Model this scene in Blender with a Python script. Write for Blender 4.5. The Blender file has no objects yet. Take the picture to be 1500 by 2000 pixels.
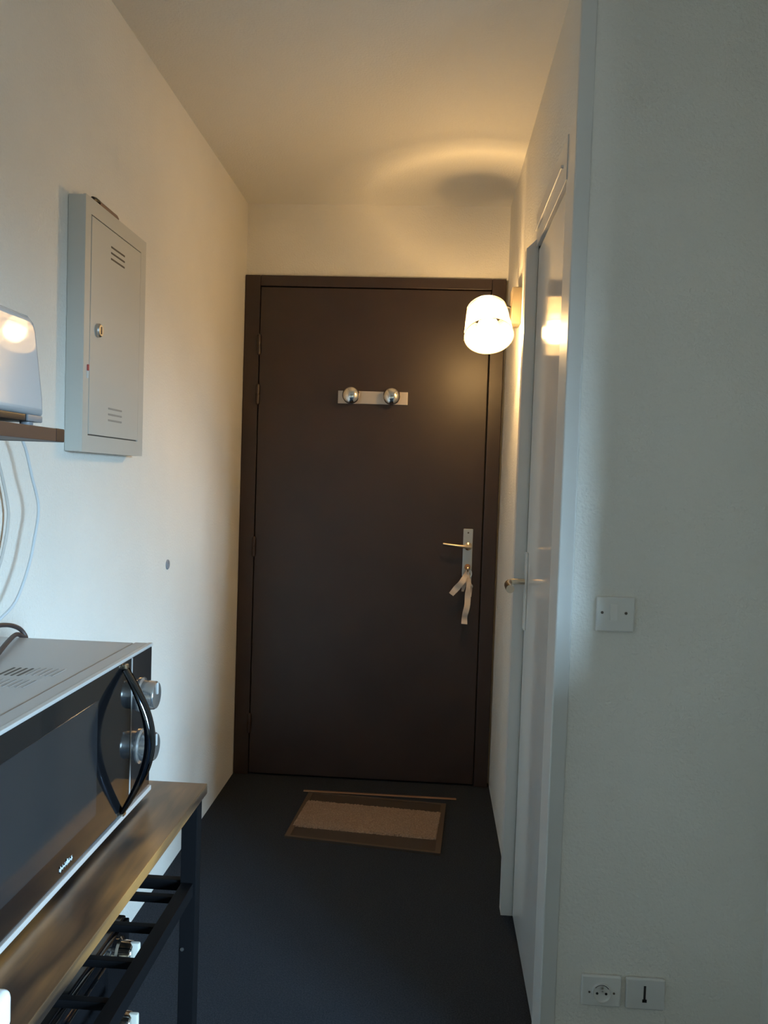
import bpy, bmesh, math, random
from mathutils import Vector, Matrix, noise
random.seed(3)
S = bpy.context.scene
COL = S.collection
PI = math.pi

# ---------------------------------------------------------------- camera
YAW, PITCH, ROLL, FPX = 0.0593, -0.0414, 0.0328, 1600.62
CAM = Vector((0.8016, 0.0, 1.2639))
r = Vector((math.cos(YAW), math.sin(YAW), 0)); f = Vector((-math.sin(YAW), math.cos(YAW), 0)); u = Vector((0, 0, 1))
f, u = f*math.cos(PITCH)+u*math.sin(PITCH), u*math.cos(PITCH)-f*math.sin(PITCH)
r, u = r*math.cos(ROLL)+u*math.sin(ROLL), u*math.cos(ROLL)-r*math.sin(ROLL)
cd = bpy.data.cameras.new('camera'); cam = bpy.data.objects.new('camera', cd); COL.objects.link(cam)
cd.sensor_fit = 'VERTICAL'; cd.sensor_height = 32.0; cd.sensor_width = 24.0
cd.lens = FPX/2000*32.0; cd.clip_start = 0.02
m = Matrix((r, u, -f)).transposed().to_4x4(); m.translation = CAM; cam.matrix_world = m
S.camera = cam

# ---------------------------------------------------------------- daylight and exposure
S.view_settings.view_transform = 'Standard'
try: S.view_settings.look = 'None'
except Exception: pass
S.view_settings.gamma = 1.0
S.view_settings.use_curve_mapping = False
S.view_settings.exposure = 0.27
SKY = 172.0          # overcast daylight outside the window
LAMP_W = 26.0      # the sconce bulb
w = bpy.data.worlds.new('world'); S.world = w; w.use_nodes = True
nt = w.node_tree; nt.nodes.clear()
out = nt.nodes.new('ShaderNodeOutputWorld'); bg = nt.nodes.new('ShaderNodeBackground')
tc = nt.nodes.new('ShaderNodeTexCoord'); sx = nt.nodes.new('ShaderNodeSeparateXYZ'); cr = nt.nodes.new('ShaderNodeValToRGB')
cr.color_ramp.elements[0].position = 0.0; cr.color_ramp.elements[0].color = (0.03, 0.033, 0.036, 1)
cr.color_ramp.elements[1].position = 1.0; cr.color_ramp.elements[1].color = (0.38, 0.66, 1.0, 1)
e = cr.color_ramp.elements.new(0.49); e.color = (0.05, 0.055, 0.06, 1)
e = cr.color_ramp.elements.new(0.52); e.color = (0.48, 0.74, 1.0, 1)
mp = nt.nodes.new('ShaderNodeMath'); mp.operation = 'MULTIPLY_ADD'; mp.inputs[1].default_value = 0.5; mp.inputs[2].default_value = 0.5
nt.links.new(tc.outputs['Generated'], sx.inputs[0]); nt.links.new(sx.outputs['Z'], mp.inputs[0])
nt.links.new(mp.outputs[0], cr.inputs[0]); nt.links.new(cr.outputs[0], bg.inputs[0]); nt.links.new(bg.outputs[0], out.inputs[0])
bg.inputs[1].default_value = SKY
# room dimensions
W, D, H, YC = 1.074, 3.379, 2.373, 1.749      # corridor width, entrance wall, ceiling, switch wall
XR, YB = 3.2, -2.6                             # window wall, wall behind the camera
RETX, RETY = 1.535, 1.20                       # wall stub right of the sockets
WY0, WY1, WZ0, WZ1 = -1.45, -0.50, 0.60, 1.85     # window opening
pl = bpy.data.lights.new('window_portal', 'AREA'); pl.shape = 'RECTANGLE'; pl.size = WZ1-WZ0; pl.size_y = WY1-WY0
pl.cycles.is_portal = True
po = bpy.data.objects.new('window_portal', pl); COL.objects.link(po)
po.location = (XR+0.17, (WY0+WY1)/2, (WZ0+WZ1)/2); po.rotation_euler = (0, PI/2, 0)
S.cycles.max_bounces = 10; S.cycles.diffuse_bounces = 7; S.cycles.glossy_bounces = 5
S.cycles.transparent_max_bounces = 12; S.cycles.caustics_reflective = False; S.cycles.caustics_refractive = False
S.cycles.sample_clamp_indirect = 6.0
S.cycles.use_denoising = True

# ---------------------------------------------------------------- materials
def mat(name, col, rough=0.5, metal=0.0, bump=None, var=None, coat=0.0, spec=0.5):
    """bump = (scale, strength, distance); var = (scale, colour2, contrast-low, contrast-high)"""
    M = bpy.data.materials.new(name); M.use_nodes = True
    n = M.node_tree.nodes; l = M.node_tree.links; b = n['Principled BSDF']
    b.inputs['Base Color'].default_value = (*col, 1); b.inputs['Roughness'].default_value = rough
    b.inputs['Metallic'].default_value = metal; b.inputs['Coat Weight'].default_value = coat
    b.inputs['Specular IOR Level'].default_value = spec
    g = n.new('ShaderNodeTexCoord')
    if bump:
        t = n.new('ShaderNodeTexNoise'); t.inputs['Scale'].default_value = bump[0]; t.inputs['Detail'].default_value = 3
        bp = n.new('ShaderNodeBump'); bp.inputs['Strength'].default_value = bump[1]; bp.inputs['Distance'].default_value = bump[2]
        l.new(g.outputs['Object'], t.inputs['Vector']); l.new(t.outputs['Fac'], bp.inputs['Height']); l.new(bp.outputs[0], b.inputs['Normal'])
    if var:
        t = n.new('ShaderNodeTexNoise'); t.inputs['Scale'].default_value = var[0]; t.inputs['Detail'].default_value = 4
        c = n.new('ShaderNodeValToRGB'); c.color_ramp.elements[0].position = var[2]; c.color_ramp.elements[1].position = var[3]
        c.color_ramp.elements[0].color = (*col, 1); c.color_ramp.elements[1].color = (*var[1], 1)
        l.new(g.outputs['Object'], t.inputs['Vector']); l.new(t.outputs['Fac'], c.inputs[0]); l.new(c.outputs[0], b.inputs['Base Color'])
    return M

M_wall = mat('plaster_wall', (0.78, 0.755, 0.70), 0.85, bump=(150, 0.6, 0.004), var=(3, (0.74, 0.715, 0.66), 0.35, 0.7), spec=0.2)
M_beige = mat('beige_bounce_tone', (0.34, 0.25, 0.16), 0.85, bump=(140, 0.3, 0.004), spec=0.2)  # invented tone for the unseen walls, warms and dims their bounce
M_dim_bounce = mat('brown_bounce_tone', (0.37, 0.27, 0.18), 0.5, var=(5, (0.29, 0.205, 0.13), 0.4, 0.7))  # made-up brown that cuts the light bounced onto the switch wall
M_ceil = mat('plaster_ceiling', (0.76, 0.74, 0.69), 0.9, bump=(150, 0.6, 0.004), spec=0.2)
M_carpet = mat('carpet', (0.022, 0.026, 0.034), 0.95, bump=(420, 0.9, 0.006), var=(260, (0.042, 0.048, 0.060), 0.35, 0.7), spec=0.1)
M_door = mat('dark_brown_paint', (0.033, 0.0175, 0.0135), 0.42, bump=(60, 0.04, 0.002), var=(6, (0.026, 0.0135, 0.0110), 0.4, 0.7), coat=0.22)
M_door.node_tree.nodes['Principled BSDF'].inputs['Coat Roughness'].default_value = 0.36
M_gloss = mat('gloss_grey_paint', (0.72, 0.70, 0.67), 0.10)
M_frame = mat('grey_frame_paint', (0.64, 0.62, 0.59), 0.4)
M_post = mat('satin_corner_trim', (0.62, 0.61, 0.58), 0.38)
M_plate = mat('lamp_plate_bronze', (0.20, 0.165, 0.12), 0.5)
M_gap = mat('shadow_gap', (0.01, 0.01, 0.01), 0.9)
M_chrome = mat('polished_chrome', (0.75, 0.74, 0.72), 0.12, 1.0)
M_plateck = mat('steel_warm_reflection', (0.66, 0.58, 0.52), 0.42, 0.85)  # warm reflection of the lit surroundings put into the steel colour
M_steel = mat('satin_steel', (0.62, 0.60, 0.57), 0.33, 1.0)
M_brass = mat('copper_strip', (0.55, 0.30, 0.17), 0.4, 0.8)
M_nickel = mat('warm_nickel', (0.70, 0.60, 0.47), 0.25, 1.0)
M_bluesteel = mat('brushed_plate', (0.50, 0.53, 0.55), 0.35, 0.6)
M_plastic = mat('white_plastic', (0.70, 0.69, 0.66), 0.35)
M_plastic_d = mat('grey_white_plastic', (0.66, 0.65, 0.63), 0.4)
M_dark = mat('dark_plastic', (0.015, 0.015, 0.017), 0.4)
M_black = mat('black_gloss', (0.006, 0.006, 0.007), 0.06)
M_blackpanel = mat('black_panel', (0.010, 0.010, 0.012), 0.14)
M_screen = mat('tinted_window', (0.020, 0.020, 0.022), 0.10)
M_blackmetal = mat('black_powder_coat', (0.006, 0.006, 0.007), 0.55, bump=(300, 0.1, 0.001), spec=0.06)
M_silver = mat('silver_painted_metal', (0.53, 0.51, 0.50), 0.36, 0.15)
M_silver_l = mat('light_silver_trim', (0.66, 0.64, 0.62), 0.3, 0.4)
M_knob = mat('knob_chrome', (0.66, 0.66, 0.66), 0.2, 0.9)
M_handle = mat('dark_chrome', (0.10, 0.12, 0.15), 0.08, 1.0)
M_toaster = mat('white_gloss_toaster', (0.54, 0.55, 0.565), 0.03, spec=0.9)
M_tgrey = mat('toaster_grey', (0.25, 0.26, 0.28), 0.4)
M_panel = mat('beige_grey_enamel', (0.52, 0.515, 0.475), 0.35, bump=(30, 0.02, 0.002))
M_slot = mat('slot_dark', (0.10, 0.085, 0.07), 0.8)
M_red = mat('red_plastic', (0.45, 0.08, 0.07), 0.4)
M_penbody = mat('brown_pen_body', (0.16, 0.09, 0.07), 0.4)
M_wood = mat('dark_shelf_wood', (0.075, 0.042, 0.034), 0.5, bump=(40, 0.05, 0.002))
M_woodend = mat('shelf_end_wood', (0.035, 0.020, 0.018), 0.5)
M_cordw = mat('white_cord', (0.55, 0.58, 0.60), 0.5)
M_cordg = mat('beige_cord', (0.50, 0.46, 0.42), 0.6)
M_cordd = mat('dark_brown_cord', (0.045, 0.030, 0.028), 0.5)
M_matb = mat('doormat_border', (0.060, 0.045, 0.036), 0.95, bump=(300, 0.6, 0.004), spec=0.1)
M_matt = mat('doormat_tuft', (0.34, 0.24, 0.17), 0.95, bump=(260, 0.9, 0.006), var=(220, (0.23, 0.155, 0.11), 0.35, 0.65), spec=0.1)
M_ribbon = mat('cream_ribbon', (0.66, 0.56, 0.48), 0.8, bump=(90, 0.15, 0.002))
M_cream = mat('cream_plastic', (0.62, 0.58, 0.50), 0.4)
M_print = mat('pale_print', (0.62, 0.66, 0.70), 0.4)
M_chip = mat('chipped_plaster', (0.33, 0.26, 0.20), 0.9)

def wood_top():
    """dark rustic board print: long cathedral grain in orange and near-black browns"""
    M = bpy.data.materials.new('rustic_tabletop'); M.use_nodes = True
    n = M.node_tree.nodes; l = M.node_tree.links; b = n['Principled BSDF']
    g = n.new('ShaderNodeTexCoord'); m1 = n.new('ShaderNodeMapping'); m1.inputs['Scale'].default_value = (6.5, 1.5, 6.5); m1.inputs['Location'].default_value = (0.3, 0.35, 0)
    t = n.new('ShaderNodeTexNoise'); t.inputs['Scale'].default_value = 1.7; t.inputs['Detail'].default_value = 2.5; t.inputs['Roughness'].default_value = 0.45
    mu = n.new('ShaderNodeMath'); mu.operation = 'MULTIPLY'; mu.inputs[1].default_value = 3.4
    fr = n.new('ShaderNodeMath'); fr.operation = 'PINGPONG'; fr.inputs[1].default_value = 0.5
    m2 = n.new('ShaderNodeMapping'); m2.inputs['Scale'].default_value = (70, 5, 70)
    t2 = n.new('ShaderNodeTexNoise'); t2.inputs['Scale'].default_value = 1.2; t2.inputs['Detail'].default_value = 5
    ad = n.new('ShaderNodeMath'); ad.operation = 'MULTIPLY_ADD'; ad.inputs[1].default_value = 0.35
    c = n.new('ShaderNodeValToRGB'); c.color_ramp.elements[0].position = 0.20; c.color_ramp.elements[0].color = (0.022, 0.013, 0.009, 1)
    c.color_ramp.elements[1].position = 0.62; c.color_ramp.elements[1].color = (0.42, 0.205, 0.062, 1)
    e = c.color_ramp.elements.new(0.38); e.color = (0.125, 0.066, 0.030, 1)
    l.new(g.outputs['Object'], m1.inputs[0]); l.new(m1.outputs[0], t.inputs['Vector']); l.new(t.outputs['Fac'], mu.inputs[0]); l.new(mu.outputs[0], fr.inputs[0])
    l.new(g.outputs['Object'], m2.inputs[0]); l.new(m2.outputs[0], t2.inputs['Vector']); l.new(t2.outputs['Fac'], ad.inputs[0]); l.new(fr.outputs[0], ad.inputs[2])
    l.new(ad.outputs[0], c.inputs[0]); l.new(c.outputs[0], b.inputs['Base Color'])
    b.inputs['Roughness'].default_value = 0.42; b.inputs['Coat Weight'].default_value = 1.0; b.inputs['Coat Roughness'].default_value = 0.30
    return M
M_table = wood_top()

def glassy(name, tint=(1, 1, 1), gl=0.08):
    M = bpy.data.materials.new(name); M.use_nodes = True; n = M.node_tree.nodes; l = M.node_tree.links; n.clear()
    o = n.new('ShaderNodeOutputMaterial'); x = n.new('ShaderNodeMixShader'); a = n.new('ShaderNodeBsdfTransparent'); g = n.new('ShaderNodeBsdfGlossy')
    a.inputs[0].default_value = (*tint, 1); g.inputs['Roughness'].default_value = 0.02; x.inputs[0].default_value = gl
    l.new(a.outputs[0], x.inputs[1]); l.new(g.outputs[0], x.inputs[2]); l.new(x.outputs[0], o.inputs[0])
    return M
M_glass = glassy('clear_glass')
M_pane = glassy('window_glass', (0.96, 0.98, 0.97), 0.04)

def shade_mat():
    M = bpy.data.materials.new('crumpled_paper_shade'); M.use_nodes = True; n = M.node_tree.nodes; l = M.node_tree.links; n.clear()
    o = n.new('ShaderNodeOutputMaterial'); x = n.new('ShaderNodeMixShader'); a = n.new('ShaderNodeBsdfTranslucent'); d = n.new('ShaderNodeBsdfDiffuse')
    g = n.new('ShaderNodeTexCoord'); t = n.new('ShaderNodeTexVoronoi'); t.inputs['Scale'].default_value = 38
    c = n.new('ShaderNodeValToRGB'); c.color_ramp.elements[0].color = (0.86, 0.72, 0.50, 1); c.color_ramp.elements[1].color = (0.96, 0.90, 0.75, 1)
    l.new(g.outputs['Object'], t.inputs['Vector']); l.new(t.outputs['Distance'], c.inputs[0]); l.new(c.outputs[0], a.inputs[0])
    d.inputs[0].default_value = (0.93, 0.88, 0.78, 1); x.inputs[0].default_value = 0.62
    bp = n.new('ShaderNodeBump'); bp.inputs['Strength'].default_value = 0.6; bp.inputs['Distance'].default_value = 0.01
    l.new(t.outputs['Distance'], bp.inputs['Height']); l.new(bp.outputs[0], a.inputs['Normal']); l.new(bp.outputs[0], d.inputs['Normal'])
    l.new(d.outputs[0], x.inputs[1]); l.new(a.outputs[0], x.inputs[2])
    tr = n.new('ShaderNodeBsdfTransparent'); tr.inputs[0].default_value = (0.97, 0.96, 0.92, 1)   # thin, half clear film
    y = n.new('ShaderNodeMixShader'); y.inputs[0].default_value = 0.46
    l.new(x.outputs[0], y.inputs[1]); l.new(tr.outputs[0], y.inputs[2]); l.new(y.outputs[0], o.inputs[0])
    return M
M_shade = shade_mat()
def emit(name, col, s):
    M = bpy.data.materials.new(name); M.use_nodes = True; b = M.node_tree.nodes['Principled BSDF']
    b.inputs['Base Color'].default_value = (*col, 1); b.inputs['Emission Color'].default_value = (*col, 1); b.inputs['Emission Strength'].default_value = s
    return M
def bulb_glass():
    M = bpy.data.materials.new('glowing_bulb_glass'); M.use_nodes = True; n = M.node_tree.nodes; l = M.node_tree.links; n.clear()
    o = n.new('ShaderNodeOutputMaterial'); x = n.new('ShaderNodeMixShader'); a = n.new('ShaderNodeBsdfTransparent'); g = n.new('ShaderNodeEmission')
    g.inputs[0].default_value = (1.0, 0.72, 0.36, 1); g.inputs[1].default_value = 18.0; x.inputs[0].default_value = 0.25
    l.new(a.outputs[0], x.inputs[1]); l.new(g.outputs[0], x.inputs[2]); l.new(x.outputs[0], o.inputs[0])
    return M
M_bulbglass = bulb_glass()
M_bulb = emit('bulb_filament', (1.0, 0.66, 0.30), 60.0)

# ---------------------------------------------------------------- mesh helpers
def bx(bm, lo, hi, bev=0.0, seg=2):
    lo, hi = Vector(lo), Vector(hi); c = (lo+hi)/2; s = hi-lo
    g = bmesh.ops.create_cube(bm, size=1.0, matrix=Matrix.Translation(c) @ Matrix.Diagonal((*s, 1)))
    if bev > 0:
        vs = g['verts']; es = list({e for v in vs for e in v.link_edges})
        bmesh.ops.bevel(bm, geom=es, offset=bev, segments=seg, affect='EDGES', profile=0.5)
def prism(bm, poly, axis, a, b):
    """extrude a 2D polygon along axis (0,1,2) from a to b; poly is in the other two axes in order"""
    o = [i for i in range(3) if i != axis]
    def P(p, v):
        q = [0, 0, 0]; q[o[0]] = p[0]; q[o[1]] = p[1]; q[axis] = v; return q
    A = [bm.verts.new(P(p, a)) for p in poly]; B = [bm.verts.new(P(p, b)) for p in poly]; n = len(poly)
    bm.faces.new(A); bm.faces.new(B[::-1])
    for i in range(n): bm.faces.new((A[i], B[i], B[(i+1) % n], A[(i+1) % n]))
    bmesh.ops.recalc_face_normals(bm, faces=bm.faces[:])
def frame_of(d):
    d = Vector(d).normalized(); a = Vector((0, 0, 1)) if abs(d.z) < 0.9 else Vector((1, 0, 0))
    x = d.cross(a).normalized(); return x, d.cross(x).normalized(), d
def lathe(bm, c, d, prof, n=28):
    """prof = [(radius, distance along d)]"""
    c = Vector(c); x, y, d = frame_of(d); rings = []
    for rr, t in prof:
        if rr < 1e-6: rings.append([bm.verts.new(c+d*t)])
        else: rings.append([bm.verts.new(c+d*t+(x*math.cos(2*PI*k/n)+y*math.sin(2*PI*k/n))*rr) for k in range(n)])
    for A, B in zip(rings, rings[1:]):
        for k in range(n):
            k2 = (k+1) % n
            if len(A) == 1 and len(B) == 1: continue
            if len(A) == 1: bm.faces.new((A[0], B[k], B[k2]))
            elif len(B) == 1: bm.faces.new((A[k], B[0], A[k2]))
            else: bm.faces.new((A[k], B[k], B[k2], A[k2]))
    bmesh.ops.recalc_face_normals(bm, faces=bm.faces[:])
def smooth_path(pts, per=8):
    P = [Vector(p) for p in pts]; P = [P[0]*2-P[1]]+P+[P[-1]*2-P[-2]]; o = []
    for i in range(1, len(P)-2):
        for k in range(per):
            t = k/per; a, b, c, d = P[i-1:i+3]
            o.append(0.5*((2*b)+(c-a)*t+(2*a-5*b+4*c-d)*t*t+(3*b-a-3*c+d)*t**3))
    return o+[P[-2]]
def tube(bm, pts, rad, n=10, cap=True):
    rings = []; x = None
    for i, p in enumerate(pts):
        d = (pts[min(i+1, len(pts)-1)]-pts[max(i-1, 0)]).normalized()
        if x is None: x = frame_of(d)[0]
        x = (x-d*x.dot(d)).normalized(); y = d.cross(x)
        rr = rad(i/(len(pts)-1)) if callable(rad) else rad
        rings.append([bm.verts.new(p+(x*math.cos(2*PI*k/n)+y*math.sin(2*PI*k/n))*rr) for k in range(n)])
    for A, B in zip(rings, rings[1:]):
        for k in range(n): bm.faces.new((A[k], A[(k+1) % n], B[(k+1) % n], B[k]))
    if cap: bm.faces.new(rings[0][::-1]); bm.faces.new(rings[-1])
    bmesh.ops.recalc_face_normals(bm, faces=bm.faces[:])
def obj(name, bm, M, parent=None, smooth=False, kind=None):
    me = bpy.data.meshes.new(name); bm.to_mesh(me); bm.free()
    if smooth:
        for p in me.polygons: p.use_smooth = True
        try: me.set_sharp_from_angle(angle=math.radians(38))
        except Exception: pass
    me.materials.append(M); o = bpy.data.objects.new(name, me); COL.objects.link(o)
    if parent:
        o.parent = parent; o.matrix_parent_inverse = parent.matrix_world.inverted()
    if smooth:
        wm = o.modifiers.new('weighted_normals', 'WEIGHTED_NORMAL'); wm.keep_sharp = True; wm.weight = 100
    if kind: o['kind'] = kind
    return o
def box(name, lo, hi, M, parent=None, bev=0.0, seg=2, kind=None):
    bm = bmesh.new(); bx(bm, lo, hi, bev, seg); return obj(name, bm, M, parent, bev > 0, kind)
def cyl(name, c, d, prof, M, parent=None, n=28):
    bm = bmesh.new(); lathe(bm, c, d, prof, n); return obj(name, bm, M, parent, True)
def thing(name, label, cat, loc=(0, 0, 0), group=None):
    o = bpy.data.objects.new(name, None); o.empty_display_size = 0.05; COL.objects.link(o)
    o.location = loc; o.matrix_world = Matrix.Translation(loc)
    return tag(o, label, cat, group)
def tag(o, label, cat, group=None):
    o['label'] = label; o['category'] = cat
    if group: o['group'] = group
    return o
def struct(name, label=None, loc=(0, 0, 0)):
    o = bpy.data.objects.new(name, None); COL.objects.link(o); o.location = loc; o.matrix_world = Matrix.Translation(loc)
    o['kind'] = 'structure'
    if label: o['label'] = label
    return o

# ---------------------------------------------------------------- the room
T = 0.12
def wall(name, boxes, M=M_wall, label=None):
    bm = bmesh.new()
    for lo, hi in boxes: bx(bm, lo, hi)
    o = obj(name, bm, M, None, False, 'structure')
    if label: o['label'] = label
    return o
wall('floor', [((-T, YB-T, -0.1), (XR+T, D+T, 0))], M_carpet, 'dark blue grey carpet floor')
wall('ceiling', [((-T, YB-T, H), (XR+T, D+T, H+0.1))], M_ceil, 'cream plaster ceiling with a ring of lamp light')
wall('wall_left', [((-T, 0.10, 0), (0, D+T, H))], label='long pale plaster wall on the left')
wall('wall_left_unseen', [((-T, YB-T, 0), (0, 0.10, H))], M_dim_bounce)  # unseen stretch of the left wall, browned to dim and warm bounced light
wall('wall_back', [((0, D, 2.08), (W, D+T, H)), ((0, D+0.03, 0), (W, D+T, 2.08))], label='entrance wall above the dark door')
# bathroom door opening: y 1.862..2.365, z 0..2.03
DY0, DY1, DZ = 1.862, 2.362, 1.925
wall('wall_right', [((W, DY1, 0), (W+0.07, D+T, H)), ((W, YC+0.004, 2.03), (W+0.07, DY1, H)),
                    ((W+0.05, YC+0.07, 0), (W+0.07, DY1, 2.03)), ((W+0.004, YC+0.004, 0), (W+0.07, YC+0.075, 2.03))], label='right corridor wall around the bathroom door')
wall('wall_partition', [((W, YC, 0), (XR+T, YC+0.07, H))], label='grey lit wall that carries the switch and sockets')
wall('wall_return', [((RETX, RETY, 0), (RETX+0.10, YC, H)), ((RETX, 1.03, 0), (RETX+0.10, RETY, 1.0))], label='wall stub at the right picture edge, with a low light blocker added')  # low unseen end added to keep daylight off the foot of the trim
wall('wall_window', [((XR, YB-T, 0), (XR+T, WY0, H)), ((XR, WY1, 0), (XR+T, YC+T, H)), ((XR, WY0, 0), (XR+T, WY1, WZ0)), ((XR, WY0, WZ1), (XR+T, WY1, H))], M_beige)
wall('wall_rear', [((0, YB-T, 0), (XR, YB, H))], M_beige)
# little chipped spots in the plaster beside the bathroom door handle
WR = bpy.data.objects['wall_right']
for yc, zc, ry, rz in ((2.452, 1.068, .010, .018), (2.462, 1.020, .006, .026), (2.470, 0.918, .007, .012), (2.458, 1.045, .005, .008)):
    bm = bmesh.new(); ring = []
    for k in range(12):
        a = 2*PI*k/12; q = 0.7+0.45*random.random(); ring.append((yc+ry*q*math.cos(a), zc+rz*q*math.sin(a)))
    prism(bm, ring, 0, W-0.0008, W+0.002); obj('plaster_chip', bm, M_chip, WR)
# corner trim (painted post on the outside corner)
bm = bmesh.new(); bx(bm, (W-0.004, YC-0.005, 0), (W+0.030, YC+0.012, H), 0.004, 3)
o = obj('trim_1', bm, M_post, None, True, 'structure'); o['label'] = 'satin painted corner trim between corridor and switch wall'

# window behind the camera on the right (source of the daylight)
wn = struct('window_1', 'white framed window of the main room', (XR, (WY0+WY1)/2, WZ0))
bm = bmesh.new(); fw = 0.05
ym = (WY0+WY1)/2
for lo, hi in [((XR+0.04, WY0, WZ0), (XR+0.09, WY0+fw, WZ1)), ((XR+0.04, WY1-fw, WZ0), (XR+0.09, WY1, WZ1)),
               ((XR+0.04, WY0+fw, WZ0), (XR+0.09, WY1-fw, WZ0+fw)), ((XR+0.04, WY0+fw, WZ1-fw), (XR+0.09, WY1-fw, WZ1)),
               ((XR+0.04, ym-0.03, WZ0+fw), (XR+0.09, ym+0.03, WZ1-fw))]: bx(bm, lo, hi)
obj('window_frame', bm, M_plastic, wn)
box('pane', (XR+0.06, WY0+fw, WZ0+fw), (XR+0.066, ym-0.03, WZ1-fw), M_pane, wn)
box('pane', (XR+0.06, ym+0.03, WZ0+fw), (XR+0.066, WY1-fw, WZ1-fw), M_pane, wn)

# ---------------------------------------------------------------- entrance door (door_1)
d1 = struct('door_1', 'dark brown entrance door in a dark brown frame', (W/2, D, 0))
FY = D-0.018                                    # front of the frame
bm = bmesh.new()
bx(bm, (0.001, FY, 0), (0.064, D+0.03, 2.08), 0.003); bx(bm, (1.010, FY, 0), (W-0.008, D+0.03, 2.08), 0.003); bx(bm, (0.064, FY, 2.036), (1.010, D+0.03, 2.08), 0.003)
obj('door_frame', bm, M_door, d1, True)
box('door_stop', (0.064, D+0.006, 0.0), (1.010, D+0.03, 2.036), M_gap, d1)
LY = FY+0.002
box('door_leaf', (0.067, LY, 0.008), (1.006, LY+0.02, 2.032), M_door, d1, 0.003)
for z in (1.795, 1.592, 0.962, 0.22):
    cyl('hinge', (0.0655, LY-0.008, z-0.037), (0, 0, 1), [(0, -0.008), (0.004, -0.005), (0.008, 0), (0.008, 0.034), (0.0065, 0.036), (0.0065, 0.038), (0.008, 0.04), (0.008, 0.074), (0.004, 0.079), (0, 0.082)], M_door, d1, 14)
hp = box('handle_plate', (0.930, LY-0.009, 0.872), (0.970, LY, 1.068), M_bluesteel, d1, 0.003)
cyl('screw', (0.950, LY-0.008, 1.052), (0, -1, 0), [(0, 0.0025), (0.003, 0.0025), (0.004, 0)], M_slot, hp, 12)
bm = bmesh.new()
lathe(bm, (0.951, LY-0.008, 0.9965), (0, -1, 0), [(0.016, 0), (0.016, 0.006), (0.009, 0.010), (0.009, 0.036), (0, 0.040)])
tube(bm, smooth_path([(0.958, LY-0.046, 0.9965), (0.930, LY-0.050, 0.998), (0.89, LY-0.052, 1.001), (0.848, LY-0.050, 1.005)], 6), lambda t: 0.0078-0.001*t, 14)
obj('door_lever', bm, M_nickel, hp, True)
cyl('lock_cylinder', (0.951, LY-0.008, 0.912), (0, -1, 0), [(0.012, 0), (0.012, 0.006), (0.010, 0.008), (0, 0.008)], M_brass, hp, 20)
cyl('door_viewer', (0.62, LY-0.001, 1.50), (0, -1, 0), [(0.007, 0), (0.007, 0.003), (0, 0.003)], M_door, d1, 12)
# copper carpet strip in front of the door
o = box('trim_2', (0.325, 3.205, 0.0), (0.935, 3.219, 0.005), M_brass, None, 0.002, 2, 'structure'); o['label'] = 'thin copper coloured threshold strip behind the doormat'

# keys left in the lock, with a cream ribbon
kk = thing('key_bunch', 'keys hanging in the entrance door lock with a tied cream ribbon', 'keys', (0.951, LY-0.02, 0.905))
bm = bmesh.new(); bx(bm, (0.9495, LY-0.046, 0.905), (0.9525, LY-0.014, 0.914), 0.0005)
lathe(bm, (0.9490, LY-0.052, 0.908), (1, 0, 0), [(0.006, 0), (0.013, 0), (0.013, 0.004), (0.006, 0.004), (0.006, 0)], 20)
obj('key', bm, M_nickel, kk, True)
bm = bmesh.new(); tube(bm, [Vector((0.957+0.012*math.sin(a)*0.6+0.004, LY-0.050, 0.890+0.016*math.cos(a))) for a in [2*PI*k/24 for k in range(25)]], 0.0013, 8, False)
obj('key_ring', bm, M_chrome, kk, True)
bm = bmesh.new(); bx(bm, (0.960, LY-0.047, 0.842), (0.967, LY-0.044, 0.884), 0.001); lathe(bm, (0.9645, LY-0.048, 0.838), (0, 1, 0), [(0, 0), (0.010, 0), (0.010, 0.003), (0, 0.003)], 18)
obj('key', bm, M_steel, kk, True)
def ribbon(name, pts, widths, y0):
    bm = bmesh.new(); P = smooth_path([(x, 0, z) for x, z in pts], 6); n = len(P); L = []
    th = 0.0012
    for i, p in enumerate(P):
        d = (P[min(i+1, n-1)]-P[max(i-1, 0)]).normalized(); nx = Vector((-d.z, 0, d.x))
        t = i/(n-1)*(len(widths)-1); k = min(int(t), len(widths)-2); wv = widths[k]*(1-(t-k))+widths[k+1]*(t-k)
        yy = y0+0.005*math.sin(i*0.55)-0.010*math.sin(PI*i/(n-1))
        fold = 0.004*math.sin(i*0.8)
        L.append([bm.verts.new((p.x+nx.x*wv/2*s, yy+fold*s+dy, p.z+nx.z*wv/2*s)) for s, dy in ((-1, 0), (1, 0), (1, th), (-1, th))])
    for A, B in zip(L, L[1:]):
        for k in range(4): bm.faces.new((A[k], A[(k+1) % 4], B[(k+1) % 4], B[k]))
    bm.faces.new(L[0][::-1]); bm.faces.new(L[-1])
    bmesh.ops.recalc_face_normals(bm, faces=bm.faces[:])
    return obj(name, bm, M_ribbon, kk, True)
ribbon('ribbon', [(0.950, 0.904), (0.936, 0.868), (0.912, 0.834), (0.888, 0.803)], [0.010, 0.022, 0.025, 0.022], LY-0.056)
ribbon('ribbon', [(0.951, 0.904), (0.955, 0.860), (0.955, 0.810), (0.954, 0.765), (0.946, 0.720), (0.945, 0.685)], [0.008, 0.012, 0.024, 0.024, 0.022, 0.024], LY-0.053)
ribbon('ribbon', [(0.949, 0.902), (0.944, 0.868), (0.938, 0.842), (0.934, 0.816)], [0.008, 0.018, 0.016, 0.010], LY-0.048)
ribbon('ribbon', [(0.953, 0.900), (0.960, 0.860), (0.965, 0.830), (0.964, 0.795)], [0.006, 0.010, 0.014, 0.012], LY-0.044)

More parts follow.
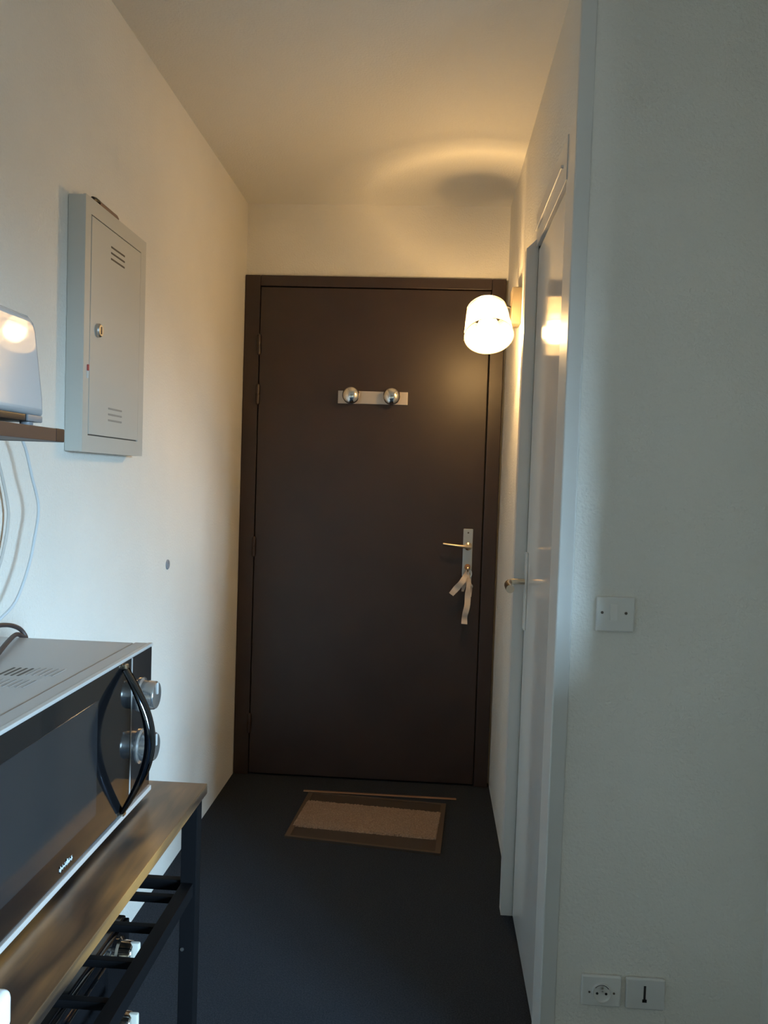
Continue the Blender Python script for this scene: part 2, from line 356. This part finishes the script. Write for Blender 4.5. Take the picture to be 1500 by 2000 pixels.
# chrome double coat hook on the door
ck = thing('coat_rack', 'chrome two knob coat rack screwed on the dark brown door', 'coat rack', (0.54, LY, 1.59))
box('back_plate', (0.398, LY-0.006, 1.564), (0.684, LY, 1.616), M_plateck, ck, 0.0012)
for x in (0.455, 0.620):
    cyl('knob', (x, LY-0.005, 1.595), (0, -1, 0), [(0.012, 0), (0.010, 0.012), (0.012, 0.020), (0.026, 0.026), (0.034, 0.034), (0.0355, 0.042), (0.033, 0.050), (0.024, 0.057), (0.012, 0.060), (0, 0.061)], M_chrome, ck, 36)

# ---------------------------------------------------------------- bathroom door (door_2)
d2 = struct('door_2', 'glossy grey bathroom door in the right corridor wall', (W, (DY0+DY1)/2, 0))
bm = bmesh.new()
prism(bm, [(W-0.033, 0), (W+0.03, 0), (W+0.03, 1.985), (W-0.033, 1.925)], 1, DY1, DY1+0.045)
obj('latch_jamb', bm, M_frame, d2)
bm = bmesh.new(); bx(bm, (W-0.003, YC+0.012, 0), (W+0.049, DY0, 2.03), 0.002); obj('hinge_jamb', bm, M_frame, d2, True)
bm = bmesh.new(); bx(bm, (W-0.006, DY0-0.015, DZ+0.006), (W+0.049, DY1+0.02, 2.03), 0.002); bx(bm, (W-0.012, DY0+0.03, 1.972), (W-0.004, DY1+0.0, 1.980), 0.002)
obj('door_header', bm, M_frame, d2, True)
box('shadow_gap', (W+0.012, DY0, 0.0), (W+0.049, DY1, DZ+0.006), M_gap, d2)
box('door_leaf', (W+0.0, DY0+0.004, 0.006), (W+0.035, DY1-0.006, DZ-0.004), M_gloss, d2, 0.003)
h2 = box('handle_plate', (W-0.006, DY1-0.052, 0.848), (W+0.0, DY1-0.016, 1.068), M_gloss, d2, 0.002)
bm = bmesh.new(); ly = DY1-0.034
tube(bm, smooth_path([(W-0.004, ly, 0.984), (W-0.030, ly, 0.984), (W-0.048, ly-0.006, 0.982), (W-0.056, ly-0.030, 0.979), (W-0.057, ly-0.065, 0.977), (W-0.055, ly-0.098, 0.974)], 7), lambda t: 0.0085+0.003*max(0, t-0.45)/0.55, 16)
obj('door_lever', bm, M_nickel, h2, True)

# ---------------------------------------------------------------- wall lamp
AX = Vector((-0.05, 0.575, 0.815)).normalized()      # from the wide lower opening up to the narrow top
LC = Vector((0.965, 2.72, 1.738))                    # centre of the lower opening
BULB = LC+AX*0.022
lamp = thing('wall_lamp', 'lit wall lamp with a tilted crumpled paper shade by the entrance door', 'lamp', (W, 2.84, 1.86))
box('wall_plate', (W-0.032, 2.79, 1.795), (W, 2.875, 1.918), M_plate, lamp, 0.004)
L = 0.122; RL, RU = 0.0815, 0.066
X_, Y_, _ = frame_of(AX)
bm = bmesh.new(); N, K = 72, 16; rows = []
for j in range(K+1):
    t = j/K; rr = RL+(RU-RL)*t; ring = []
    for k in range(N):
        a = 2*PI*k/N; v = Vector((math.cos(a)*3.2, math.sin(a)*3.2, t*3.5))
        dr = 0.0022*noise.noise(v*1.6)+0.0016*noise.noise(v*4.0)
        ring.append(LC+AX*(L*t)+(X_*math.cos(a)+Y_*math.sin(a))*(rr+dr))
    rows.append([bm.verts.new(p) for p in ring])
for A, B in zip(rows, rows[1:]):
    for k in range(N): bm.faces.new((A[k], A[(k+1) % N], B[(k+1) % N], B[k]))
sh = obj('lamp_shade', bm, M_shade, lamp, True)
for nm, rr, t in (('rim_wire', RL, 0.0), ('rim_wire', RU+0.0015, 0.93), ('rim_wire', RU, 1.0)):
    bm = bmesh.new(); tube(bm, [LC+AX*(L*t)+(X_*math.cos(a)+Y_*math.sin(a))*rr for a in [2*PI*k/48 for k in range(49)]], 0.0012, 6, False); obj(nm, bm, M_nickel, sh, True)
cyl('bulb_socket', BULB+AX*0.074, AX, [(0, 0), (0.0235, 0.0), (0.0235, 0.040), (0.014, 0.046), (0, 0.046)], M_cream, lamp, 24)
bm = bmesh.new()
tube(bm, smooth_path([BULB+AX*0.118, BULB+AX*0.135, Vector((1.000, 2.83, 1.868)), Vector((W-0.03, 2.835, 1.856))], 8), 0.005, 10)
obj('lamp_arm', bm, M_dark, lamp, True)
bl = cyl('bulb', BULB-AX*0.030, AX, [(0, -0.006), (0.014, -0.004), (0.029, 0.007), (0.037, 0.026), (0.037, 0.046), (0.033, 0.066), (0.025, 0.084), (0.016, 0.103)], M_bulbglass, lamp, 28)
cyl('filament', BULB-AX*0.010, AX, [(0, 0), (0.007, 0.002), (0.009, 0.010), (0.007, 0.018), (0, 0.020)], M_bulb, bl, 16)
ld = bpy.data.lights.new('bulb_light', 'POINT'); ld.energy = LAMP_W; ld.color = (1.0, 0.615, 0.24); ld.shadow_soft_size = 0.014
lo = bpy.data.objects.new('bulb_light', ld); COL.objects.link(lo); lo.location = BULB; lo.parent = lamp; lo.matrix_parent_inverse = lamp.matrix_world.inverted()

# ---------------------------------------------------------------- switch and sockets
sw = thing('light_switch', 'square one rocker light switch on the grey wall', 'switch', (1.193, YC, 0.993))
bm = bmesh.new(); bx(bm, (1.153, YC-0.009, 0.956), (1.233, YC, 1.030), 0.004, 3); obj('cover_plate', bm, M_plastic, sw, True)
rk = bmesh.new(); prism(rk, [(YC-0.009, 0.981), (YC-0.015, 0.981), (YC-0.011, 1.014), (YC-0.009, 1.014)], 0, 1.1815, 1.1955); obj('rocker', rk, M_plastic, sw)
for x in (1.165, 1.2145): cyl('screw', (x, YC-0.0088, 0.9965), (0, -1, 0), [(0.0030, 0), (0.0030, 0.0012), (0, 0.0012)], M_slot, sw, 12)
so = thing('power_socket', 'round welled power socket low on the grey wall, left of the phone socket', 'socket', (1.199, YC, 0.18))
bm = bmesh.new(); bx(bm, (1.156, YC-0.010, 0.147), (1.241, YC, 0.214), 0.004, 3); obj('cover_plate', bm, M_plastic, so, True)
cyl('socket_well', (1.199, YC-0.0098, 0.178), (0, -1, 0), [(0.0215, 0), (0.0215, 0.004), (0.0190, 0.004), (0.0170, 0.0005), (0, 0.0005)], M_plastic, so, 32)
for x in (1.1895, 1.2085): cyl('pin_hole', (x, YC-0.0102, 0.176), (0, -1, 0), [(0.0028, 0), (0.0028, 0.0006), (0, 0.0006)], M_gap, so, 10)
cyl('earth_pin', (1.199, YC-0.010, 0.1885), (0, -1, 0), [(0.0026, 0), (0.0026, 0.010), (0, 0.011)], M_steel, so, 10)
bm = bmesh.new()
tube(bm, [Vector((1.199+0.0175*math.cos(a), YC-0.0105, 0.178+0.0175*math.sin(a))) for a in [0.6+1.9*k/12 for k in range(13)]], 0.0016, 6); obj('well_shade_arc', bm, M_gap, so, True)  # dark arc, shade under the upper rim of the well as colour
for x in (1.1730, 1.2250): cyl('screw', (x, YC-0.0098, 0.178), (0, -1, 0), [(0.0024, 0), (0.0024, 0.001), (0, 0.001)], M_slot, so, 10)
ph = thing('phone_socket', 'blank phone socket with a dark upright slot, right of the power socket', 'socket', (1.292, YC, 0.18))
bm = bmesh.new(); bx(bm, (1.250, YC-0.010, 0.146), (1.333, YC, 0.214), 0.004, 3); obj('cover_plate', bm, M_plastic_d, ph, True)
bm = bmesh.new(); bx(bm, (1.2872, YC-0.0108, 0.166), (1.2918, YC-0.0098, 0.199)); bx(bm, (1.2850, YC-0.0108, 0.163), (1.2945, YC-0.0098, 0.1695)); obj('slot', bm, M_gap, ph)

# ---------------------------------------------------------------- doormat
QA = [Vector(p) for p in ((0.326, 2.781, 0), (0.868, 2.716, 0), (0.893, 3.145, 0), (0.350, 3.190, 0))]
QI = [Vector(p) for p in ((0.338, 2.867, 0), (0.856, 2.822, 0), (0.875, 3.055, 0), (0.357, 3.100, 0))]
dm = thing('doormat', 'brown bordered doormat with a beige tufted middle, before the entrance door', 'doormat', (0.61, 2.95, 0))
bm = bmesh.new()
def slab(bm, Q, z0, z1, ins=0.006):
    c = sum(Q, Vector())/4
    lo_ = [bm.verts.new((p.x, p.y, z0)) for p in Q]; hi_ = [bm.verts.new((*(p+(c-p).normalized()*ins).xy, z1)) for p in Q]
    bm.faces.new(lo_[::-1]); bm.faces.new(hi_)
    for i in range(4): bm.faces.new((lo_[i], lo_[(i+1) % 4], hi_[(i+1) % 4], hi_[i]))
slab(bm, QA, 0, 0.006); obj('mat_base', bm, M_matb, dm)
QH = [QA[0]*0.965+QI[2]*0.035, QA[1]*0.965+QI[3]*0.035, QA[2]*0.965+QI[0]*0.035, QA[3]*0.965+QI[1]*0.035]
bm = bmesh.new()
for i in range(4):                                         # raised edge hem
    a, b = QA[i], QA[(i+1) % 4]; c_, d_ = QH[(i+1) % 4], QH[i]
    lo_ = [bm.verts.new((p.x, p.y, 0.0055)) for p in (a, b, c_, d_)]; hi_ = [bm.verts.new((p.x, p.y, 0.009)) for p in (a, b, c_, d_)]
    bm.faces.new(lo_[::-1]); bm.faces.new(hi_)
    for k in range(4): bm.faces.new((lo_[k], lo_[(k+1) % 4], hi_[(k+1) % 4], hi_[k]))
obj('hem', bm, mat('doormat_hem', (0.085, 0.060, 0.045), 0.9, spec=0.1), dm)
bm = bmesh.new(); NX, NY = 120, 60; g = []
for j in range(NY+1):
    row = []
    for i in range(NX+1):
        s, t = i/NX, j/NY; p = (QI[0]*(1-s)+QI[1]*s)*(1-t)+(QI[3]*(1-s)+QI[2]*s)*t
        edge = min(i, NX-i, j, NY-j) == 0
        row.append(bm.verts.new((p.x+random.uniform(-.0015, .0015), p.y+random.uniform(-.0025, .0025), 0.0055 if edge else 0.010+random.uniform(0, 0.004))))
    g.append(row)
for j in range(NY):
    for i in range(NX): bm.faces.new((g[j][i], g[j][i+1], g[j+1][i+1], g[j+1][i]))
o = obj('tufted_pile', bm, M_matt, dm); o['kind'] = 'stuff'

# ---------------------------------------------------------------- electrical cabinet on the left wall
BY0, BY1, BZ0, BZ1, BT = 1.733, 2.100, 1.300, 1.850, 0.040
eb = thing('electrical_cabinet', 'beige grey metal meter cabinet with a vented door on the left wall', 'cabinet', (0, 1.91, BZ0))
bm = bmesh.new(); bx(bm, (0, BY0, BZ0), (BT-0.004, BY1, BZ1), 0.003); obj('cabinet_body', bm, M_panel, eb, True)
bm = bmesh.new()
y0, y1, z0, z1 = 1.763, 2.062, 1.338, 1.814
for lo, hi in [((BT-0.006, BY0, BZ0), (BT, y0-0.0015, BZ1)), ((BT-0.006, y1+0.0015, BZ0), (BT, BY1, BZ1)), ((BT-0.006, y0-0.0015, BZ0), (BT, y1+0.0015, z0-0.0015)), ((BT-0.006, y0-0.0015, z1+0.0015), (BT, y1+0.0015, BZ1))]: bx(bm, lo, hi)
obj('front_frame', bm, M_panel, eb)
box('door_gap', (BT-0.0050, y0-0.003, z0-0.003), (BT-0.0038, y1+0.003, z1+0.003), M_slot, eb)
dr = box('cabinet_door', (BT-0.003, y0+0.0012, z0+0.0012), (BT+0.001, y1-0.0012, z1-0.0012), M_panel, eb, 0.0008)
for zc in (1.768, 1.397):
    for k in range(3):
        z = zc+(k-1)*0.0135-0.006
        box('vent_slot', (BT+0.0005, 1.870, z-0.0022), (BT+0.0016, 1.953, z+0.0022), M_slot if zc > 1.5 else mat('slot_grey', (0.30, 0.29, 0.27), 0.7), dr, 0.0004, 1)
lk = cyl('door_lock', (BT+0.0005, 1.803, 1.572), (1, 0, 0), [(0.015, 0), (0.015, 0.006), (0.012, 0.009), (0, 0.009)], M_steel, dr, 24)
box('key_slot', (BT+0.009, 1.801, 1.564), (BT+0.0105, 1.805, 1.580), M_slot, lk)
bm = bmesh.new(); bx(bm, (BT-0.001, 1.7515, 1.4765), (BT+0.004, 1.7560, 1.4900), 0.001); obj('red_tab', bm, M_red, eb, True)
bm = bmesh.new(); bx(bm, (BT-0.001, 1.7520, 1.4600), (BT+0.003, 1.7555, 1.4765), 0.001); obj('white_tab', bm, M_plastic, eb, True)
pn = thing('pen', 'dark tipped brown pen lying on top of the beige meter cabinet', 'pen', (0.022, 1.86, BZ1))
pa, pb = Vector((0.030, 1.790, BZ1+0.0075)), Vector((0.030, 1.935, BZ1+0.0068)); pd = (pb-pa).normalized()
cyl('pen_body', pa+pd*0.022, pd, [(0, 0), (0.0062, 0), (0.0068, 0.004), (0.0068, 0.105), (0.0045, 0.118), (0, 0.124)], M_penbody, pn, 16)
cyl('pen_cap', pa-pd*0.004, pd, [(0, 0), (0.005, 0.002), (0.0075, 0.012), (0.0075, 0.030), (0, 0.030)], M_black, pn, 16)
# little cap in the left wall
o = cyl('wall_plug', (0, 2.446, 0.979), (1, 0, 0), [(0.0155, 0), (0.0155, 0.002), (0.013, 0.004), (0.004, 0.004), (0.003, 0.002), (0, 0.002)], M_tgrey, None, 20); tag(o, 'small round grey plug set in the left wall', 'wall plug')

# ---------------------------------------------------------------- shelf and toaster
SX, SZ0, SZ1 = 0.20, 1.305, 1.3255
shf = thing('wall_shelf', 'dark brown wooden shelf carrying the white toaster', 'shelf', (0, 1.0, SZ0))
box('shelf_board', (0.0, 0.55, SZ0), (SX, 1.2735, SZ1), M_wood, shf, 0.001)
box('end_band', (0.0, 1.2745, SZ0-0.0005), (SX, 1.303, SZ1+0.0005), M_woodend, shf, 0.0015)
TX0, TX1, TY0, TY1, TZ0, TZ1 = 0.030, 0.170, 0.985, 1.297, 1.3255, 1.500
ts = thing('toaster', 'glossy white toaster on the dark wooden shelf', 'toaster', (0.10, 1.14, TZ0))
bm = bmesh.new()
prof = []
def tsec(t):          # side profile in (y, z): tapered, rounded shoulders
    return t
zb = TZ0+0.019
P = [(TY0, zb), (TY1, zb), (TY1-0.001, zb+0.03), (TY1-0.022, TZ1-0.022), (TY1-0.030, TZ1-0.008), (TY1-0.046, TZ1), (TY0+0.046, TZ1), (TY0+0.030, TZ1-0.008), (TY0+0.022, TZ1-0.022), (TY0+0.001, zb+0.03)]
prism(bm, P, 0, TX0, TX1)
for v in bm.verts:                                      # the sides lean in a little towards the top
    v.co.x += (0.022 if v.co.x < 0.1 else -0.022)*(v.co.z-zb)
es = [e for e in bm.edges if (e.verts[0].co.x < 0.1) == (e.verts[1].co.x < 0.1)]
bmesh.ops.bevel(bm, geom=es, offset=0.012, segments=5, affect='EDGES', profile=0.5)
tbody = obj('toaster_body', bm, M_toaster, ts, True)
tbody.modifiers.clear()
for p in tbody.data.polygons:
    if p.area > 0.003: p.use_smooth = False             # the broad metal sides are truly flat
for x in (0.065, 0.115): box('bread_slot', (x, TY0+0.06, TZ1-0.004), (x+0.024, TY1-0.06, TZ1+0.0006), M_gap, ts)
box('base_end', (TX0+0.01, TY1-0.050, TZ0+0.009), (TX1-0.003, TY1-0.002, TZ0+0.020), M_tgrey, ts, 0.002)
box('base_end', (TX0+0.01, TY0+0.002, TZ0+0.009), (TX1-0.003, TY0+0.050, TZ0+0.020), M_tgrey, ts, 0.002)
box('base_tray', (TX0+0.01, TY0+0.045, TZ0+0.0085), (TX1-0.006, TY1-0.046, TZ0+0.020), M_dark, ts, 0.002)
for x in (TX0+0.03, TX1-0.018):
    for y in (TY0+0.025, TY1-0.026): cyl('foot', (x, y, TZ0), (0, 0, 1), [(0, 0), (0.008, 0), (0.010, 0.004), (0.010, 0.010), (0, 0.010)], M_tgrey, ts, 16)
bm = bmesh.new(); bx(bm, (TX0+0.05, TY0-0.012, TZ0+0.12), (TX1-0.05, TY0+0.012, TZ0+0.135), 0.004); obj('push_lever', bm, M_dark, ts, True)
bm = bmesh.new()                                             # small worn dark print on the front (not readable in the photo)
for y, hh in ((1.118, .004), (1.124, .005), (1.130, .005), (1.136, .006), (1.142, .006), (1.148, .007)): bx(bm, (TX1-0.0022, y, 1.4255-hh/2), (TX1-0.0014, y+0.004, 1.4255+hh/2))
obj('print_mark', bm, M_tgrey, ts)
bm = bmesh.new()
tube(bm, smooth_path([(0.045, 1.00, TZ0+0.012), (0.020, 1.10, SZ1+0.003), (0.010, 1.28, SZ1+0.003), (0.030, 1.330, SZ1+0.008), (0.045, 1.40, SZ1+0.012), (0.050, 1.440, 1.328), (0.050, 1.459, 1.309), (0.050, 1.473, 1.290), (0.050, 1.494, 1.246), (0.050, 1.522, 1.187), (0.050, 1.509, 1.130), (0.050, 1.485, 1.073), (0.050, 1.440, 1.017), (0.045, 1.388, 0.989), (0.035, 1.362, 0.965)], 8), 0.0028, 8)
obj('power_cord', bm, M_cordw, ts, True)
box('plug', (0.0, 1.342, 0.945), (0.038, 1.378, 0.981), M_plastic, ts, 0.006)
o = bm = bmesh.new()
tube(bm, smooth_path([(0.006, 1.425, 1.305), (0.010, 1.441, 1.282), (0.014, 1.454, 1.245), (0.016, 1.470, 1.197), (0.016, 1.475, 1.165), (0.014, 1.468, 1.122), (0.012, 1.450, 1.076), (0.010, 1.41, 1.02), (0.008, 1.36, 0.99), (0.004, 1.335, 0.98)], 8), 0.0028, 8)
o = obj('thin_cable', bm, M_cordg, None, True); tag(o, 'thin beige cable hanging close to the wall, left of the white cord', 'cable')

# ---------------------------------------------------------------- table
TT = 0.75
tb = thing('side_table', 'rustic brown wood table on black metal frame carrying the microwave', 'table', (0.23, 0.75, 0))
TBX0, TBX1, TBY0, TBY1 = 0.012, 0.446, 0.16, 1.317
o = box('tabletop', (TBX0, TBY0, TT-0.017), (TBX1, TBY1, TT), M_table, tb, 0.0015)
LW = 0.026
lx = (TBX0+0.004, TBX1-0.004-LW); lys = (TBY0+0.02, TBY1-0.016-LW)
for x in lx:
    for y in lys:
        lg = box('leg', (x, y, 0), (x+LW, y+LW, TT-0.017), M_blackmetal, tb, 0.0015)
        if x > 0.2 and y > 1:
            cyl('rivet', (x+0.006, y, 0.492), (0, -1, 0), [(0.003, 0), (0.003, 0.0015), (0, 0.002)], M_steel, lg, 10)
for zs in (0.590, 0.275):
    for x in lx: box('shelf_rail', (x+0.002, lys[0]+LW, zs-0.010), (x+LW-0.004, lys[1], zs+0.012), M_blackmetal, tb, 0.0015)
    for y in lys: box('shelf_end_rail', (lx[0]+LW, y+0.006, zs-0.006), (lx[1], y+0.020, zs+0.012), M_blackmetal, tb, 0.0015)
    k = 0; y = 1.239
    while y > lys[0]+0.05:
        bm = bmesh.new(); bx(bm, (lx[0]+LW-0.004, y-0.006, zs-0.002), (lx[1]+0.004, y+0.006, zs+0.009), 0.0015); obj('shelf_bar', bm, M_blackmetal, tb, True)
        y -= 0.0865

# ---------------------------------------------------------------- microwave
MX, MY1, MZ0, MZ1 = 0.368, 1.257, 0.763, 0.993
MY0 = MY1-0.505
mw = thing('microwave_oven', 'silver microwave oven with black glass front on the brown table', 'microwave', (0.19, 1.0, TT))
bm = bmesh.new(); bx(bm, (0.03, MY0, MZ0), (MX-0.028, MY1, MZ1-0.0008), 0.003); obj('casing', bm, M_silver, mw, True)
bm = bmesh.new(); bx(bm, (MX-0.0275, MY0, MZ0-0.004), (MX-0.003, MY1, MZ1-0.0002), 0.002); obj('front_bezel', bm, M_silver, mw, True)
box('top_trim', (MX-0.006, MY0, MZ1-0.005), (MX+0.0015, MY1+0.001, MZ1+0.0002), M_silver_l, mw, 0.0012)
box('bottom_trim', (MX-0.006, MY0, MZ0-0.005), (MX+0.0035, MY1+0.001, MZ0+0.003), M_silver_l, mw, 0.0015)
YS = 1.172
dr = box('oven_door', (MX-0.004, MY0+0.001, MZ0+0.004), (MX, YS-0.001, MZ1-0.006), M_black, mw, 0.0008)
box('door_window', (MX-0.001, 0.80, MZ0+0.040), (MX+0.0004, 1.050, MZ1-0.036), M_screen, dr, 0.0002, 1)
box('panel_seam', (MX-0.003, YS-0.001, MZ0+0.004), (MX+0.0008, YS+0.001, MZ1-0.006), M_silver_l, mw)
cp = box('control_panel', (MX-0.004, YS+0.001, MZ0+0.004), (MX, MY1, MZ1-0.006), M_blackpanel, mw, 0.0008)
for z in (0.922, 0.843):
    kb = cyl('dial_knob', (MX-0.0005, 1.213, z), (1, 0, 0), [(0.0265, 0), (0.0265, 0.003), (0.0225, 0.005), (0.0215, 0.022), (0.0195, 0.025), (0, 0.0255)], M_knob, cp, 36)
    box('pointer', (MX+0.024, 1.2110, z+0.002), (MX+0.0265, 1.2150, z+0.020), M_silver_l, kb, 0.0006, 1)
# bowed bar handle
bm = bmesh.new(); HYc = 1.140; hp_ = []
for k in range(33):
    t = k/32; z = 0.978*(1-t)+0.771*t; xx = MX+0.003+0.0375*math.sin(PI*t)
    hp_.append((xx, z))
rings = []
for i, (xx, z) in enumerate(hp_):
    a = hp_[max(i-1, 0)]; b = hp_[min(i+1, 32)]; dx, dz = b[0]-a[0], b[1]-a[1]; ln = math.hypot(dx, dz); nx, nz = -dz/ln, dx/ln
    t = i/32; hw = 0.0105; ht = 0.0035+0.0040*math.sin(PI*t)
    rings.append([bm.verts.new((xx+nx*ht*math.sin(q), HYc+hw*math.cos(q), z+nz*ht*math.sin(q))) for q in [2*PI*j/14 for j in range(14)]])
for A, B in zip(rings, rings[1:]):
    for j in range(14): bm.faces.new((A[j], A[(j+1) % 14], B[(j+1) % 14], B[j]))
bm.faces.new(rings[0][::-1]); bm.faces.new(rings[-1]); bmesh.ops.recalc_face_normals(bm, faces=bm.faces[:])
hd = obj('door_handle', bm, M_handle, dr, True)
for z in (0.9815, 0.7685): box('handle_mount', (MX-0.001, 1.135, z-0.004), (MX+0.006, 1.146, z+0.004), M_nickel, dr, 0.002)
# pale maker's mark, a row of tiny worn letters (not readable in the photo)
bm = bmesh.new()
y = 0.9440
for wd, hh, z in ((.005, .0075, 0), (.0045, .0060, 0), (.0045, .0060, 0), (.005, .0085, .001), (.0045, .0060, 0), (.0050, .0060, 0)):
    zc = 0.7790+z
    bx(bm, (MX-0.0002, y, zc-hh/2), (MX+0.0006, y+0.0016, zc+hh/2)); bx(bm, (MX-0.0002, y+wd-0.0016, zc-hh/2), (MX+0.0006, y+wd, zc+hh/2))
    bx(bm, (MX-0.0002, y, zc+hh/2-0.0022), (MX+0.0006, y+wd, zc+hh/2)); bx(bm, (MX-0.0002, y, zc-hh/2), (MX+0.0006, y+wd, zc-hh/2+0.0016)); y += wd+0.0013
obj('maker_print', bm, M_print, dr)
def slots(name, x0, n, y0, y1, M):
    bm = bmesh.new()
    for i in range(n): bx(bm, (x0+i*0.0085, y0, MZ1-0.0015), (x0+i*0.0085+0.0035, y1, MZ1-0.0003), 0.0005, 1)
    return obj(name, bm, M, mw)
slots('vent_slots', 0.245, 4, 1.022, 1.064, M_slot)
slots('vent_slots', 0.279, 5, 1.028, 1.068, mat('slot_faint', (0.34, 0.32, 0.31), 0.6))
slots('vent_slots', 0.262, 6, 0.968, 1.004, bpy.data.materials['slot_faint'])
for x in (0.06, MX-0.05):
    for y in (MY0+0.04, MY1-0.04): cyl('foot', (x, y, TT), (0, 0, 1), [(0, 0), (0.010, 0), (0.012, 0.003), (0.012, MZ0-TT), (0, MZ0-TT)], M_dark, mw, 16)
bm = bmesh.new()
tube(bm, smooth_path([(0.255, 0.775, MZ1+0.0036), (0.25, 0.90, MZ1+0.0036), (0.24, 0.98, MZ1+0.004), (0.208, 1.080, MZ1+0.005), (0.175, 1.180, MZ1+0.008), (0.155, 1.245, MZ1+0.006), (0.158, 1.268, MZ1-0.004), (0.150, 1.262, MZ1+0.012), (0.145, 1.225, MZ1+0.024), (0.150, 1.150, MZ1+0.030), (0.175, 1.05, MZ1+0.024), (0.20, 0.93, MZ1+0.006), (0.195, 0.84, MZ1+0.0036), (0.17, 0.775, MZ1+0.0036)], 8), 0.0036, 10)
obj('power_cord', bm, M_cordd, mw, True)

# white rounded block on the near end of the table
wb = thing('plastic_box', 'small white rounded plastic box on the near table edge, before the microwave', 'box', (0.405, 0.60, TT))
bm = bmesh.new(); bx(bm, (0.375, 0.45, TT), (0.434, 0.712, TT+0.038), 0.008, 4); obj('housing', bm, mat('bright_white_plastic', (0.80, 0.81, 0.82), 0.3), wb, True)

# ---------------------------------------------------------------- black mini oven on the lower rack
OX, OY1, OZ0, OZ1 = 0.350, 1.236, 0.284, 0.566
mo = thing('mini_oven', 'black mini oven with chrome knobs under the slatted shelf', 'oven', (0.2, 1.0, 0.284))
bm = bmesh.new(); bx(bm, (0.05, OY1-0.42, OZ0+0.012), (OX-0.006, OY1, OZ1), 0.004); obj('oven_body', bm, M_blackpanel, mo, True)
box('oven_front', (OX-0.007, OY1-0.42, OZ0+0.012), (OX, OY1-0.003, OZ1-0.003), M_black, mo, 0.002)
gd = box('oven_door', (OX-0.001, OY1-0.41, OZ0+0.03), (OX+0.006, OY1-0.10, OZ1-0.02), M_black, mo, 0.002)
bm = bmesh.new(); tube(bm, [Vector((OX+0.030, OY1-0.38, OZ1-0.045)), Vector((OX+0.030, OY1-0.13, OZ1-0.045))], 0.006, 12); obj('door_handle', bm, M_chrome, gd, True)
for z in (0.535, 0.425, 0.335):
    kb = cyl('oven_knob', (OX-0.0005, OY1-0.050, z), (1, 0, 0), [(0.022, 0), (0.022, 0.003), (0.018, 0.006), (0.0165, 0.022), (0.014, 0.025), (0, 0.0255)], M_chrome, mo, 28)
    bm = bmesh.new(); bx(bm, (OX+0.018, OY1-0.0545, z-0.017), (OX+0.034, OY1-0.0455, z+0.017), 0.003); obj('knob_grip', bm, M_cream, kb, True)
for x in (0.08, OX-0.03):
    for y in (OY1-0.38, OY1-0.04): cyl('foot', (x, y, OZ0), (0, 0, 1), [(0, 0), (0.010, 0), (0.010, 0.013), (0, 0.013)], M_dark, mo, 14)
